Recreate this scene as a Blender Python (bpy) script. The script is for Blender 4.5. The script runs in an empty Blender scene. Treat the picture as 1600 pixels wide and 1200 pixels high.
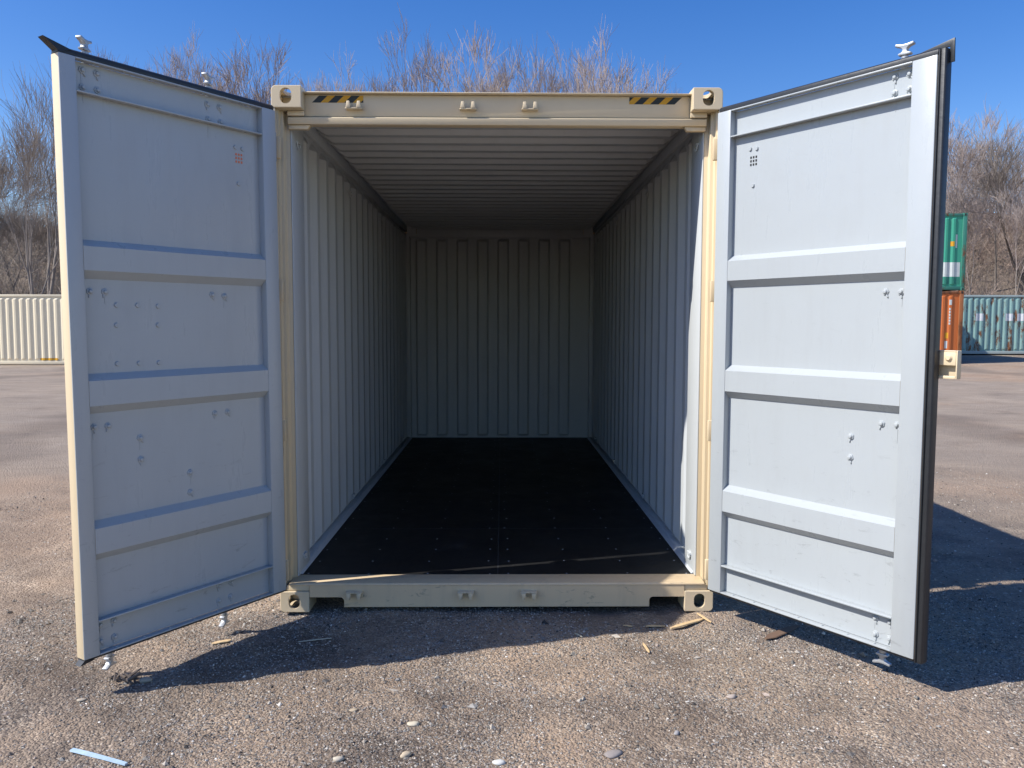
import bpy, bmesh, math, random
import numpy as np
from mathutils import Vector, Matrix

random.seed(7); rng = np.random.default_rng(7)
R = math.radians
sc = bpy.context.scene
col = sc.collection

# ------------------------------------------------------------------ camera
cam_d = bpy.data.cameras.new('camera'); cam = bpy.data.objects.new('camera', cam_d); col.objects.link(cam)
_p, _y, _r = R(-4.0326), R(0.7302), R(0.1155)
_f = Vector((math.sin(_y)*math.cos(_p), math.cos(_y)*math.cos(_p), math.sin(_p)))
_rt = Vector((math.cos(_y), -math.sin(_y), 0)); _u = _rt.cross(_f)
_rt2 = math.cos(_r)*_rt + math.sin(_r)*_u; _u2 = -math.sin(_r)*_rt + math.cos(_r)*_u
cam.matrix_world = Matrix(((_rt2.x, _u2.x, -_f.x, 0.0228), (_rt2.y, _u2.y, -_f.y, -4.4687), (_rt2.z, _u2.z, -_f.z, 1.6029), (0, 0, 0, 1)))
cam_d.sensor_width = 36; cam_d.lens = 36*1266.73/1600
cam_d.clip_start = 0.05; cam_d.clip_end = 3000
sc.camera = cam

# ------------------------------------------------------------------ sky, sun, exposure
SUN_EL, SUN_AZ = R(44.6), R(15.5)          # azimuth: from -X turned towards -Y
to_sun = Vector((-math.cos(SUN_AZ)*math.cos(SUN_EL), -math.sin(SUN_AZ)*math.cos(SUN_EL), math.sin(SUN_EL)))
world = bpy.data.worlds.new('World'); sc.world = world; world.use_nodes = True
wn, wl = world.node_tree.nodes, world.node_tree.links
bg = wn['Background']; bg.inputs['Strength'].default_value = 0.11
sky = wn.new('ShaderNodeTexSky'); sky.sky_type = 'NISHITA'; sky.sun_disc = False
sky.sun_elevation = SUN_EL
sky.sun_rotation = math.atan2(to_sun.x, to_sun.y)
sky.altitude = 100; sky.air_density = 1.0; sky.dust_density = 0.45; sky.ozone_density = 1.5
hs = wn.new('ShaderNodeHueSaturation'); hs.inputs['Hue'].default_value = 0.516; hs.inputs['Saturation'].default_value = 1.43; hs.inputs['Value'].default_value = 1.38   # clear deep-blue spring sky
wl.new(sky.outputs[0], hs.inputs['Color']); wl.new(hs.outputs[0], bg.inputs['Color'])
sun_d = bpy.data.lights.new('sun', 'SUN'); sun_d.energy = 5.0; sun_d.angle = R(0.5); sun_d.color = (1.0, 0.975, 0.935)
sun = bpy.data.objects.new('sun', sun_d); col.objects.link(sun)
sun.rotation_euler = to_sun.to_track_quat('Z', 'Y').to_euler(); sun.location = (-20, -6, 25)
sc.view_settings.view_transform = 'Standard'; sc.view_settings.look = 'None'
sc.view_settings.gamma = 1; sc.view_settings.use_curve_mapping = False
sc.view_settings.exposure = 0.14
sc.cycles.diffuse_bounces = 1

# ------------------------------------------------------------------ materials
def nodes(m):
    m.use_nodes = True
    nt = m.node_tree
    return nt, nt.nodes, nt.links, nt.nodes['Principled BSDF']

def ramp(nt, stops):
    r = nt.nodes.new('ShaderNodeValToRGB')
    e = r.color_ramp.elements
    while len(e) < len(stops): e.new(0.5)
    for k, (p, c) in enumerate(stops):
        e[k].position = p; e[k].color = (*c, 1) if len(c) == 3 else c
    return r

def noise(nt, scale, detail=5, rough=0.6, vec=None, dist=0.0):
    n = nt.nodes.new('ShaderNodeTexNoise')
    n.inputs['Scale'].default_value = scale; n.inputs['Detail'].default_value = detail
    n.inputs['Roughness'].default_value = rough; n.inputs['Distortion'].default_value = dist
    if vec is not None: nt.links.new(vec, n.inputs['Vector'])
    return n

def mixc(nt, fac, a, b, mode='MIX'):
    m = nt.nodes.new('ShaderNodeMix'); m.data_type = 'RGBA'; m.blend_type = mode
    for s, v in ((0, fac), (6, a), (7, b)):
        if isinstance(v, (float, int)): m.inputs[s].default_value = v
        elif isinstance(v, tuple): m.inputs[s].default_value = (*v, 1) if len(v) == 3 else v
        else: nt.links.new(v, m.inputs[s])
    return m.outputs[2]

def coords(nt, scale=(1, 1, 1)):
    t = nt.nodes.new('ShaderNodeTexCoord'); mp = nt.nodes.new('ShaderNodeMapping')
    mp.inputs['Scale'].default_value = scale
    nt.links.new(t.outputs['Object'], mp.inputs['Vector'])
    return mp.outputs[0]

def bump(nt, h, strength, dist, bs):
    b = nt.nodes.new('ShaderNodeBump'); b.inputs['Strength'].default_value = strength; b.inputs['Distance'].default_value = dist
    nt.links.new(h, b.inputs['Height']); nt.links.new(b.outputs[0], bs.inputs['Normal'])

def paint(name, c, rough=0.4, dirt=(0.3, 0.26, 0.2), dirt_amt=0.12, rust=0.0, var=0.06, scuff=0.0, streak=(3, 3, 0.5), orange=0.15, low=False):
    """sprayed paint on steel: slight tone drift, dust, streaked grime, optional rust and scuffs"""
    m = bpy.data.materials.new(name); nt, N, L, bs = nodes(m)
    v = coords(nt); vs = coords(nt, streak)
    n1 = noise(nt, 1.3, 4, 0.55, v)
    base = mixc(nt, n1.outputs['Fac'], tuple(x*(1-var) for x in c), tuple(min(1, x*(1+var)) for x in c))
    n2 = noise(nt, 4.0, 8, 0.7, vs)
    r2 = ramp(nt, [(0.5, (0, 0, 0)), (0.8, (dirt_amt,)*3)]); L.new(n2.outputs['Fac'], r2.inputs[0])
    cc = mixc(nt, r2.outputs[0], base, dirt)
    if scuff > 0:
        ns = noise(nt, 9, 6, 0.75, coords(nt, (1.0, 9, 3.0)), 0.6)
        rs = ramp(nt, [(0.60, (0, 0, 0)), (0.70, (scuff,)*3)]); L.new(ns.outputs['Fac'], rs.inputs[0])
        sf = rs.outputs[0]
        if low:                                        # rubs and kick marks gather near the ground
            tz = N.new('ShaderNodeTexCoord'); sz = N.new('ShaderNodeSeparateXYZ'); L.new(tz.outputs['Object'], sz.inputs[0])
            mz = N.new('ShaderNodeMapRange'); mz.inputs[1].default_value = 1.3; mz.inputs[2].default_value = 0.3; mz.inputs[3].default_value = 0.12; L.new(sz.outputs['Z'], mz.inputs[0])
            ml = N.new('ShaderNodeMath'); ml.operation = 'MULTIPLY'; L.new(sf, ml.inputs[0]); L.new(mz.outputs[0], ml.inputs[1]); sf = ml.outputs[0]
        cc = mixc(nt, sf, cc, (0.10, 0.095, 0.09))
    if rust > 0:
        n3 = noise(nt, 2.2, 10, 0.72, coords(nt, (1.6, 1.6, 0.55)))
        r3 = ramp(nt, [(0.62 - 0.2*rust, (0, 0, 0)), (0.70 - 0.2*rust, (1, 1, 1))]); L.new(n3.outputs['Fac'], r3.inputs[0])
        n4 = noise(nt, 14, 6, 0.7, v)
        rc = ramp(nt, [(0.3, (0.09, 0.035, 0.015)), (0.7, (0.24, 0.10, 0.04))]); L.new(n4.outputs['Fac'], rc.inputs[0])
        cc = mixc(nt, r3.outputs[0], cc, rc.outputs[0])
    L.new(cc, bs.inputs['Base Color'])
    rr = ramp(nt, [(0.3, (rough*0.8,)*3), (0.75, (min(1, rough*1.35),)*3)]); L.new(n2.outputs['Fac'], rr.inputs[0])
    L.new(rr.outputs[0], bs.inputs['Roughness'])
    nb = noise(nt, 2.0, 3, 0.5, v); nf = noise(nt, 160, 2, 0.5, v)
    ad = N.new('ShaderNodeMath'); ad.operation = 'MULTIPLY_ADD'; ad.inputs[1].default_value = 0.04
    L.new(nf.outputs['Fac'], ad.inputs[0]); L.new(nb.outputs['Fac'], ad.inputs[2])
    bump(nt, ad.outputs[0], orange, 0.02, bs)
    return m

def plain(name, c, rough=0.6, metal=0.0, var=0.15, scale=12, bmp=0.1):
    m = bpy.data.materials.new(name); nt, N, L, bs = nodes(m)
    n1 = noise(nt, scale, 5, 0.6, coords(nt))
    L.new(mixc(nt, n1.outputs['Fac'], tuple(x*(1-var) for x in c), tuple(min(1, x*(1+var)) for x in c)), bs.inputs['Base Color'])
    bs.inputs['Roughness'].default_value = rough; bs.inputs['Metallic'].default_value = metal
    bump(nt, n1.outputs['Fac'], bmp, 0.01, bs)
    return m

M = {}
M['white'] = paint('white_paint', (0.465, 0.492, 0.494), 0.30, (0.30, 0.29, 0.27), 0.14, var=0.03, orange=0.28, scuff=0.38, low=True)
M['inner'] = paint('interior_white_paint', (0.64, 0.66, 0.65), 0.45, (0.36, 0.34, 0.30), 0.18, var=0.03, orange=0.15, scuff=0.12)
M['cream'] = paint('cream_paint', (0.80, 0.64, 0.41), 0.42, (0.35, 0.27, 0.18), 0.07, var=0.02)
M['sill'] = paint('scuffed_cream_paint', (0.78, 0.59, 0.36), 0.45, (0.30, 0.25, 0.18), 0.25, var=0.05, scuff=0.6)
M['rustcream'] = paint('chipped_cream_paint', (0.78, 0.62, 0.40), 0.45, (0.30, 0.24, 0.16), 0.2, rust=0.15, var=0.04)
M['rubber'] = plain('black_rubber', (0.026, 0.028, 0.031), 0.45, var=0.3, scale=30)
M['steel'] = plain('galvanised_steel', (0.46, 0.47, 0.48), 0.45, 0.5, 0.15, 30)
M['screw'] = plain('dull_screw_steel', (0.30, 0.30, 0.31), 0.5, 0.3)
M['sealant'] = plain('grey_sealant', (0.075, 0.075, 0.078), 0.6)
M['black'] = plain('black_print', (0.02, 0.025, 0.022), 0.5)
M['yellow'] = plain('yellow_print', (0.72, 0.36, 0.015), 0.5)
M['orange_dot'] = plain('backlit_vent_plastic', (0.80, 0.22, 0.09), 0.5)  # orange plastic, its brightness painting in sun through the translucent vent
M['dark'] = plain('painted_hole_shade', (0.03, 0.03, 0.03), 0.8)  # near-black colour standing in for the shade inside holes
M['brownwood'] = plain('raw_brown_wood', (0.20, 0.12, 0.07), 0.8)
M['lightwood'] = plain('pale_split_wood', (0.72, 0.50, 0.26), 0.75, var=0.25, scale=40)
M['paleweb'] = plain('pale_dry_stalk', (0.55, 0.50, 0.38), 0.8)
M['blueplastic'] = plain('blue_plastic', (0.50, 0.64, 0.74), 0.22, scale=25, var=0.3)
M['caulk'] = plain('white_caulk', (0.6, 0.62, 0.63), 0.5)

def floor_mat():
    m = bpy.data.materials.new('black_film_plywood'); nt, N, L, bs = nodes(m)
    v = coords(nt); n1 = noise(nt, 3.5, 8, 0.7, v); n2 = noise(nt, 60, 4, 0.6, coords(nt, (1, 0.1, 1)))
    r1 = ramp(nt, [(0.35, (0.009, 0.009, 0.0095)), (0.62, (0.018, 0.0175, 0.017)), (0.78, (0.050, 0.047, 0.044))]); L.new(n1.outputs['Fac'], r1.inputs[0])
    L.new(r1.outputs[0], bs.inputs['Base Color'])
    r2 = ramp(nt, [(0.3, (0.45,)*3), (0.7, (0.7,)*3)]); L.new(n1.outputs['Fac'], r2.inputs[0]); L.new(r2.outputs[0], bs.inputs['Roughness'])
    bs.inputs['Specular IOR Level'].default_value = 0.25
    bump(nt, n2.outputs['Fac'], 0.08, 0.004, bs)
    return m
M['floor'] = floor_mat()

def ground_mat():
    m = bpy.data.materials.new('crushed_gravel_and_dirt'); nt, N, L, bs = nodes(m)
    v = coords(nt)
    big = noise(nt, 0.35, 5, 0.6, v); mid = noise(nt, 3.0, 6, 0.65, v); fine = noise(nt, 40, 6, 0.75, v)
    vo = N.new('ShaderNodeTexVoronoi'); vo.inputs['Scale'].default_value = 95; L.new(v, vo.inputs['Vector'])
    vo2 = N.new('ShaderNodeTexVoronoi'); vo2.inputs['Scale'].default_value = 38; L.new(v, vo2.inputs['Vector'])
    sep = N.new('ShaderNodeSeparateColor'); L.new(vo.outputs['Color'], sep.inputs[0])
    stone = ramp(nt, [(0.0, (0.10, 0.09, 0.088)), (0.3, (0.21, 0.178, 0.155)), (0.6, (0.27, 0.22, 0.188)), (0.85, (0.36, 0.30, 0.25)), (1.0, (0.50, 0.45, 0.40))])
    L.new(sep.outputs[0], stone.inputs[0])
    dirt = ramp(nt, [(0.3, (0.17, 0.138, 0.115)), (0.7, (0.33, 0.262, 0.215))]); L.new(fine.outputs['Fac'], dirt.inputs[0])
    fac = ramp(nt, [(0.40, (0.25,)*3), (0.62, (0.85,)*3)]); L.new(mid.outputs['Fac'], fac.inputs[0])
    c = mixc(nt, fac.outputs[0], stone.outputs[0], dirt.outputs[0])
    tone = ramp(nt, [(0.3, (1.05, 1.02, 0.92)), (0.5, (1.36, 1.29, 1.14)), (0.72, (1.66, 1.52, 1.30))]); L.new(big.outputs['Fac'], tone.inputs[0])
    pat = noise(nt, 1.3, 6, 0.62, v, 0.5); pr_ = ramp(nt, [(0.36, (0.56, 0.56, 0.58)), (0.5, (0.98, 0.97, 0.96)), (0.64, (1.26, 1.21, 1.15))]); L.new(pat.outputs['Fac'], pr_.inputs[0])
    c = mixc(nt, 1.0, mixc(nt, 1.0, c, tone.outputs[0], 'MULTIPLY'), pr_.outputs[0], 'MULTIPLY')
    # the open yard away from the doors is dry, pale pink-brown dirt
    t = N.new('ShaderNodeTexCoord'); sx = N.new('ShaderNodeSeparateXYZ'); L.new(t.outputs['Object'], sx.inputs[0])
    wob = noise(nt, 0.5, 4, 0.6, v)
    ma = N.new('ShaderNodeMath'); ma.operation = 'MULTIPLY_ADD'; ma.inputs[1].default_value = 5.0; L.new(wob.outputs['Fac'], ma.inputs[0]); L.new(sx.outputs['Y'], ma.inputs[2])
    mr = N.new('ShaderNodeMapRange'); mr.inputs[1].default_value = 1.5; mr.inputs[2].default_value = 8.0; L.new(ma.outputs[0], mr.inputs[0])
    far_n = noise(nt, 1.1, 10, 0.75, coords(nt, (0.8, 1.4, 1)), 0.5)
    far = ramp(nt, [(0.32, (0.26, 0.205, 0.155)), (0.41, (0.40, 0.315, 0.235)), (0.58, (0.48, 0.38, 0.285)), (0.72, (0.58, 0.47, 0.365))]); L.new(far_n.outputs['Fac'], far.inputs[0])
    hue = noise(nt, 0.22, 4, 0.6, v); hr = ramp(nt, [(0.40, (0.90, 0.92, 0.95)), (0.52, (1.0, 1.0, 1.0)), (0.64, (1.10, 0.97, 0.88))]); L.new(hue.outputs['Fac'], hr.inputs[0])
    trk = N.new('ShaderNodeTexWave'); trk.inputs['Scale'].default_value = 0.16; trk.inputs['Distortion'].default_value = 5.0; trk.inputs['Detail'].default_value = 4; trk.inputs['Detail Scale'].default_value = 0.6
    L.new(coords(nt, (0.25, 1.0, 1)), trk.inputs['Vector'])
    tr = ramp(nt, [(0.0, (0.66, 0.66, 0.67)), (0.12, (1.0, 1.0, 1.0)), (0.9, (1.0, 1.0, 1.0)), (1.0, (1.12, 1.11, 1.10))]); L.new(trk.outputs['Fac'], tr.inputs[0])
    farm = mixc(nt, 1.0, mixc(nt, 1.0, far.outputs[0], hr.outputs[0], 'MULTIPLY'), tr.outputs[0], 'MULTIPLY')
    farc = mixc(nt, 0.2, farm, dirt.outputs[0])
    mm = N.new('ShaderNodeMath'); mm.operation = 'MULTIPLY'; mm.inputs[1].default_value = 0.85; L.new(mr.outputs[0], mm.inputs[0])
    c = mixc(nt, mm.outputs[0], c, farc)
    L.new(c, bs.inputs['Base Color']); bs.inputs['Roughness'].default_value = 0.95; bs.inputs['Specular IOR Level'].default_value = 0.15
    a1 = N.new('ShaderNodeMath'); a1.operation = 'MULTIPLY_ADD'; a1.inputs[1].default_value = -0.7; L.new(vo.outputs['Distance'], a1.inputs[0])
    a2 = N.new('ShaderNodeMath'); a2.operation = 'MULTIPLY_ADD'; a2.inputs[1].default_value = -0.6; L.new(vo2.outputs['Distance'], a2.inputs[0]); L.new(fine.outputs['Fac'], a2.inputs[2])
    L.new(a2.outputs[0], a1.inputs[2])
    a3 = N.new('ShaderNodeMath'); a3.operation = 'MULTIPLY_ADD'; L.new(far_n.outputs['Fac'], a3.inputs[0]); L.new(mr.outputs[0], a3.inputs[1]); L.new(a1.outputs[0], a3.inputs[2])
    bump(nt, a3.outputs[0], 0.9, 0.016, bs)
    return m
M['ground'] = ground_mat()

def attr_mat(name, rough=0.9, mul=1.0, nscale=60):
    m = bpy.data.materials.new(name); nt, N, L, bs = nodes(m)
    a = N.new('ShaderNodeAttribute'); a.attribute_name = 'tint'
    n1 = noise(nt, nscale, 4, 0.6, coords(nt))
    r = ramp(nt, [(0.3, (0.75*mul,)*3), (0.7, (1.2*mul,)*3)]); L.new(n1.outputs['Fac'], r.inputs[0])
    L.new(mixc(nt, 1.0, a.outputs['Color'], r.outputs[0], 'MULTIPLY'), bs.inputs['Base Color'])
    bs.inputs['Roughness'].default_value = rough; bs.inputs['Specular IOR Level'].default_value = 0.2
    return m
M['pebble'] = attr_mat('mixed_gravel_stones')
M['brush'] = attr_mat('bare_brush_bark', 0.95, 1.0, 2)

def bark(name, a, b):
    m = bpy.data.materials.new(name); nt, N, L, bs = nodes(m)
    n1 = noise(nt, 3, 6, 0.7, coords(nt, (1, 1, 0.4)))
    r = ramp(nt, [(0.3, a), (0.7, b)]); L.new(n1.outputs['Fac'], r.inputs[0]); L.new(r.outputs[0], bs.inputs['Base Color'])
    bs.inputs['Roughness'].default_value = 0.9; bs.inputs['Specular IOR Level'].default_value = 0.2
    return m
M['bark'] = bark('grey_bark', (0.20, 0.17, 0.145), (0.38, 0.32, 0.27))
M['twig'] = bark('pinkish_grey_twigs', (0.34, 0.27, 0.235), (0.50, 0.41, 0.36))
M['barkdark'] = bark('brown_bark', (0.13, 0.10, 0.08), (0.25, 0.20, 0.16))
M['hill'] = bark('leaf_litter', (0.17, 0.13, 0.10), (0.30, 0.24, 0.18))

# ------------------------------------------------------------------ mesh helpers
class MB:
    def __init__(s): s.v = []; s.f = []; s.m = []
    def add(s, vs, fs, mi=0):
        o = len(s.v); s.v += [tuple(x) for x in vs]; s.f += [tuple(i+o for i in f) for f in fs]
        s.m += [mi]*len(fs) if isinstance(mi, int) else list(mi)
        return s
    def box(s, x0, x1, y0, y1, z0, z1, mi=0):
        v = [(x, y, z) for z in (z0, z1) for y in (y0, y1) for x in (x0, x1)]
        return s.add(v, [(0, 2, 3, 1), (4, 5, 7, 6), (0, 1, 5, 4), (2, 6, 7, 3), (0, 4, 6, 2), (1, 3, 7, 5)], mi)
    def prism(s, poly, axis, a0, a1, mi=0):
        """extrude a 2-D polygon along an axis; poly gives the other two coordinates in x,y,z order"""
        n = len(poly); vs = []
        for a in (a0, a1):
            for p in poly:
                q = list(p); q.insert(axis, a); vs.append(q)
        fs = [tuple(range(n))[::-1], tuple(range(n, 2*n))] + [(i, (i+1) % n, n+(i+1) % n, n+i) for i in range(n)]
        return s.add(vs, fs, mi)
    def tube(s, p0, p1, r0, r1=None, n=10, mi=0, caps=True):
        r1 = r0 if r1 is None else r1
        p0, p1 = Vector(p0), Vector(p1); d = (p1-p0).normalized()
        a = d.orthogonal().normalized(); b = d.cross(a); vs = []
        for p, r in ((p0, r0), (p1, r1)):
            vs += [p + r*(math.cos(2*math.pi*k/n)*a + math.sin(2*math.pi*k/n)*b) for k in range(n)]
        fs = [(i, (i+1) % n, n+(i+1) % n, n+i) for i in range(n)]
        if caps: fs += [tuple(range(n))[::-1], tuple(range(n, 2*n))]
        return s.add(vs, fs, mi)
    def build(s, name, mats, parent=None, bevel=0.0, segs=2, matfn=None, smooth=False):
        me = bpy.data.meshes.new(name); me.from_pydata(s.v, [], s.f)
        mats = mats if isinstance(mats, (list, tuple)) else [mats]
        for m in mats: me.materials.append(m)
        me.polygons.foreach_set('material_index', s.m)
        bm = bmesh.new(); bm.from_mesh(me)
        bmesh.ops.recalc_face_normals(bm, faces=bm.faces)
        if bevel > 0:
            ed = [e for e in bm.edges if len(e.link_faces) == 2 and e.calc_face_angle(0) > 0.5]
            bmesh.ops.bevel(bm, geom=ed, offset=bevel, segments=segs, profile=0.5, affect='EDGES', clamp_overlap=True)
        if matfn:
            bm.normal_update()
            for f in bm.faces: f.material_index = matfn(f.normal, f.calc_center_median())
        if smooth or bevel > 0:
            for f in bm.faces: f.smooth = True
            for e in bm.edges:
                if len(e.link_faces) == 2 and e.calc_face_angle(0) > 0.6: e.smooth = False
        bm.to_mesh(me); bm.free(); me.update()
        o = bpy.data.objects.new(name, me); col.objects.link(o)
        if parent: o.parent = parent
        return o

def tag(o, label=None, cat=None, group=None, kind=None):
    for k, v in (('label', label), ('category', cat), ('group', group), ('kind', kind)):
        if v: o[k] = v
    return o

def empty(name, loc=(0, 0, 0), rz=0.0):
    o = bpy.data.objects.new(name, None); col.objects.link(o); o.location = loc; o.rotation_euler = (0, 0, rz)
    o.empty_display_size = 0.3
    return o

def share(o, loc=None, parent=None, rot=None):
    """another object on the same mesh"""
    c = bpy.data.objects.new(o.name.split('.')[0], o.data); col.objects.link(c)
    c.parent = parent or o.parent
    if loc is not None: c.location = loc
    if rot is not None: c.rotation_euler = rot
    return c

def np_mesh(name, V, F, mats, tint=None, smooth=False):
    me = bpy.data.meshes.new(name)
    n, k = F.shape
    me.vertices.add(len(V)); me.vertices.foreach_set('co', np.ascontiguousarray(V, dtype=np.float32).ravel())
    me.loops.add(n*k); me.loops.foreach_set('vertex_index', np.ascontiguousarray(F, dtype=np.int32).ravel())
    me.polygons.add(n); me.polygons.foreach_set('loop_start', np.arange(0, n*k, k, dtype=np.int32))
    me.polygons.foreach_set('loop_total', np.full(n, k, dtype=np.int32))
    me.polygons.foreach_set('use_smooth', np.full(n, smooth))
    for m in (mats if isinstance(mats, (list, tuple)) else [mats]): me.materials.append(m)
    me.update(calc_edges=True)
    if tint is not None:
        a = me.attributes.new('tint', 'FLOAT_COLOR', 'POINT')
        a.data.foreach_set('color', np.concatenate([tint, np.ones((len(tint), 1))], 1).astype(np.float32).ravel())
    return me

def link(name, me, parent=None):
    o = bpy.data.objects.new(name, me); col.objects.link(o)
    if parent: o.parent = parent
    return o

def vnoise(x, y, seed=0):
    """smooth value noise on arrays"""
    xi = np.floor(x).astype(np.int64); yi = np.floor(y).astype(np.int64); fx = x-xi; fy = y-yi
    fx = fx*fx*(3-2*fx); fy = fy*fy*(3-2*fy)
    def h(a, b):
        n = (a*374761393 + b*668265263 + seed*974634777) & 0x7fffffff
        n = ((n ^ (n >> 13))*1274126177) & 0x7fffffff
        return ((n ^ (n >> 16)) & 0xffff)/65535.0
    return (h(xi, yi)*(1-fx)+h(xi+1, yi)*fx)*(1-fy) + (h(xi, yi+1)*(1-fx)+h(xi+1, yi+1)*fx)*fy

# ------------------------------------------------------------------ ground, hills
def ground_z(x, y):
    x = np.asarray(x, float); y = np.asarray(y, float)
    near = np.exp(-(np.maximum(0, np.abs(y-1)-6)/10)**2)
    z = 0.022*(vnoise(x*1.7+9, y*1.7, 1)-0.5) + 0.016*(vnoise(x*5.1, y*5.1, 2)-0.5) + 0.010*(vnoise(x*14, y*14, 3)-0.5)
    z = z - 0.012
    d = np.hypot(x, y-1)
    z = z + np.clip((d-8)/20, 0, 1)*0.10*(vnoise(x*0.4, y*0.9, 4)-0.5)
    z = z + np.clip((y-12)/15, 0, 1)*np.clip((x+4)/14, 0, 1)*0.20
    z = z + np.clip((x-16)/6, 0, 1)*np.clip((y-18)/14, 0, 1)*0.15
    return z

def axis(lo, hi, a, b, step, grow=1.12):
    xs = list(np.arange(a, b, step)); s = step; x = xs[-1]
    while x < hi: s *= grow; x += s; xs.append(min(x, hi))
    s = step; x = a; pre = []
    while x > lo: s *= grow; x -= s; pre.append(max(x, lo))
    return np.array(pre[::-1]+xs)
gx, gy = axis(-900, 900, -3.4, 3.8, 0.025), axis(-300, 1500, -2.2, 2.2, 0.025)
X, Y = np.meshgrid(gx, gy); Z = ground_z(X, Y)
V = np.stack([X, Y, Z], -1).reshape(-1, 3)
nx, ny = len(gx), len(gy)
i = (np.arange(ny-1)[:, None]*nx + np.arange(nx-1)[None, :]).ravel()
F = np.stack([i, i+1, i+1+nx, i+nx], -1)
g = link('ground', np_mesh('ground', V, F, M['ground'], smooth=True)); tag(g, kind='structure')

def hill_z(x, y):
    x = np.asarray(x, float); y = np.asarray(y, float)
    rise_r = np.clip((y-np.where(x < -14, 36.0, 41.0)-3*vnoise(x*0.07, y*0.0, 11))/26, 0, 1); rise_r = rise_r*rise_r*(3-2*rise_r)
    top = np.where(x > 12, 10.5, np.where(x > 0, 7.0, 8.4)) + 1.8*vnoise(x*0.06, y*0.05, 12)
    return -0.15 + rise_r*top + rise_r*0.5*(vnoise(x*0.5, y*0.5, 13)-0.5)
hx, hy = np.arange(-120, 140, 2.0), np.concatenate([np.arange(34, 74, 1.5), np.arange(76, 260, 14)])
X, Y = np.meshgrid(hx, hy); Z = hill_z(X, Y)
nx, ny = len(hx), len(hy); i = (np.arange(ny-1)[:, None]*nx + np.arange(nx-1)[None, :]).ravel()
h = link('hillside', np_mesh('hillside', np.stack([X, Y, Z], -1).reshape(-1, 3), np.stack([i, i+1, i+1+nx, i+nx], -1), M['hill'], smooth=True))
tag(h, kind='structure')

# ------------------------------------------------------------------ main container
W2, H = 1.219, 2.896
box_root = empty('shipping_container')
tag(box_root, 'cream shipping container with both doors wide open and an empty dark interior', 'container')

def stadium(cx, cy, w, h, n=10):
    r = w/2; c = (h-w)/2; pts = []
    for k in range(n+1): a = math.pi*k/n; pts.append((cx+r*math.cos(a), cy+c+r*math.sin(a)))
    for k in range(n+1): a = math.pi+math.pi*k/n; pts.append((cx+r*math.cos(a), cy-c+r*math.sin(a)))
    return pts

def casting_mesh(upper, mat):
    """corner casting, local x 0..0.162 from the outer side inwards, y 0..0.178 backwards, z 0..0.118"""
    w, d, hh = 0.162, 0.178, 0.118; r = 0.026
    def tmp(mb, bevel=0):
        return mb.build('tmp', mat, None, bevel, 3)
    # rounded outer corner in the x-z outline
    zc = (hh-r) if upper else r
    pts = []
    if upper:
        pts = [(w, 0), (w, hh)] + [(r - r*math.sin(a), zc + r*math.cos(a)) for a in [k*math.pi/12 for k in range(7)]] + [(0, 0)]
    else:
        pts = [(w, hh), (0, hh)] + [(r - r*math.cos(a), zc - r*math.sin(a)) for a in [k*math.pi/12 for k in range(7)]] + [(w, 0)]
    base = tmp(MB().prism(pts, 1, 0, d), 0.004)
    cut = MB().box(0.022, w-0.016, 0.024, d-0.02, 0.02, hh-0.02)
    cutters = [tmp(cut), tmp(MB().prism(stadium(w/2-0.003, hh/2+(0.004 if upper else 0.002), 0.063, 0.084), 1, -0.05, 0.05)),
               tmp(MB().prism([(b, a) for a, b in stadium(hh/2, d/2, 0.055, 0.09)][::-1], 0, -0.05, 0.05)),
               tmp(MB().prism(stadium(w/2, d/2, 0.063, 0.12), 2, hh-0.05 if upper else -0.05, hh+0.05 if upper else 0.05))]
    for c in cutters:
        b = base.modifiers.new('b', 'BOOLEAN'); b.operation = 'DIFFERENCE'; b.object = c; b.solver = 'EXACT'
    dg = bpy.context.evaluated_depsgraph_get(); dg.update()
    me = bpy.data.meshes.new_from_object(base.evaluated_get(dg)); me.name = 'corner_casting'
    for p_ in me.polygons: p_.use_smooth = False
    for o in [base]+cutters:
        md = o.data; bpy.data.objects.remove(o); bpy.data.meshes.remove(md)
    return me
def mirrored(me):
    m2 = me.copy(); bm = bmesh.new(); bm.from_mesh(m2)
    for v in bm.verts: v.co.x = -v.co.x
    bmesh.ops.reverse_faces(bm, faces=bm.faces); bm.to_mesh(m2); bm.free(); return m2
LEN = 6.058
c_up, c_lo = casting_mesh(True, M['cream']), casting_mesh(False, M['rustcream'])
for me, z in ((c_up, H-0.118), (c_lo, 0.0)):
    mm = mirrored(me)
    for y, rz in ((0, 0), (LEN, math.pi)):
        for s in (-1, 1):
            use = me if (s < 0) == (rz == 0) else mm
            o = link('corner_casting', use, box_root)
            o.location = (s*W2, y, z); o.rotation_euler = (0, 0, rz)

# front posts (stepped door jamb) and rear posts
for s in (-1, 1):
    pr = [(1.217, 0.004), (1.217, 0.16), (1.150, 0.16), (1.150, 0.115), (1.172, 0.115), (1.172, 0.062), (1.190, 0.062), (1.190, 0.030), (1.200, 0.030), (1.200, 0.004)]
    MB().prism([(s*a, b) for a, b in pr], 2, 0.118, H-0.118).build('corner_post', M['cream'], box_root, 0.002)
    MB().box(s*1.145, s*1.217, LEN-0.14, LEN-0.004, 0.118, H-0.118).build('corner_post', [M['cream'], M['inner']], box_root, 0.004,
        matfn=lambda n, c: 1 if abs(c.x) < 1.2 and c.y < LEN-0.01 else 0)
    for z in (0.245, 1.03, 1.80, 2.563):
        MB().box(s*1.166, s*1.200, -0.024, 0.002, z-0.058, z+0.058).build('hinge_lug', M['cream'], box_root, 0.004)
        MB().tube((s*1.197, -0.028, z-0.075), (s*1.197, -0.028, z+0.075), 0.011).build('hinge_pin', M['steel'], box_root)

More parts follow.
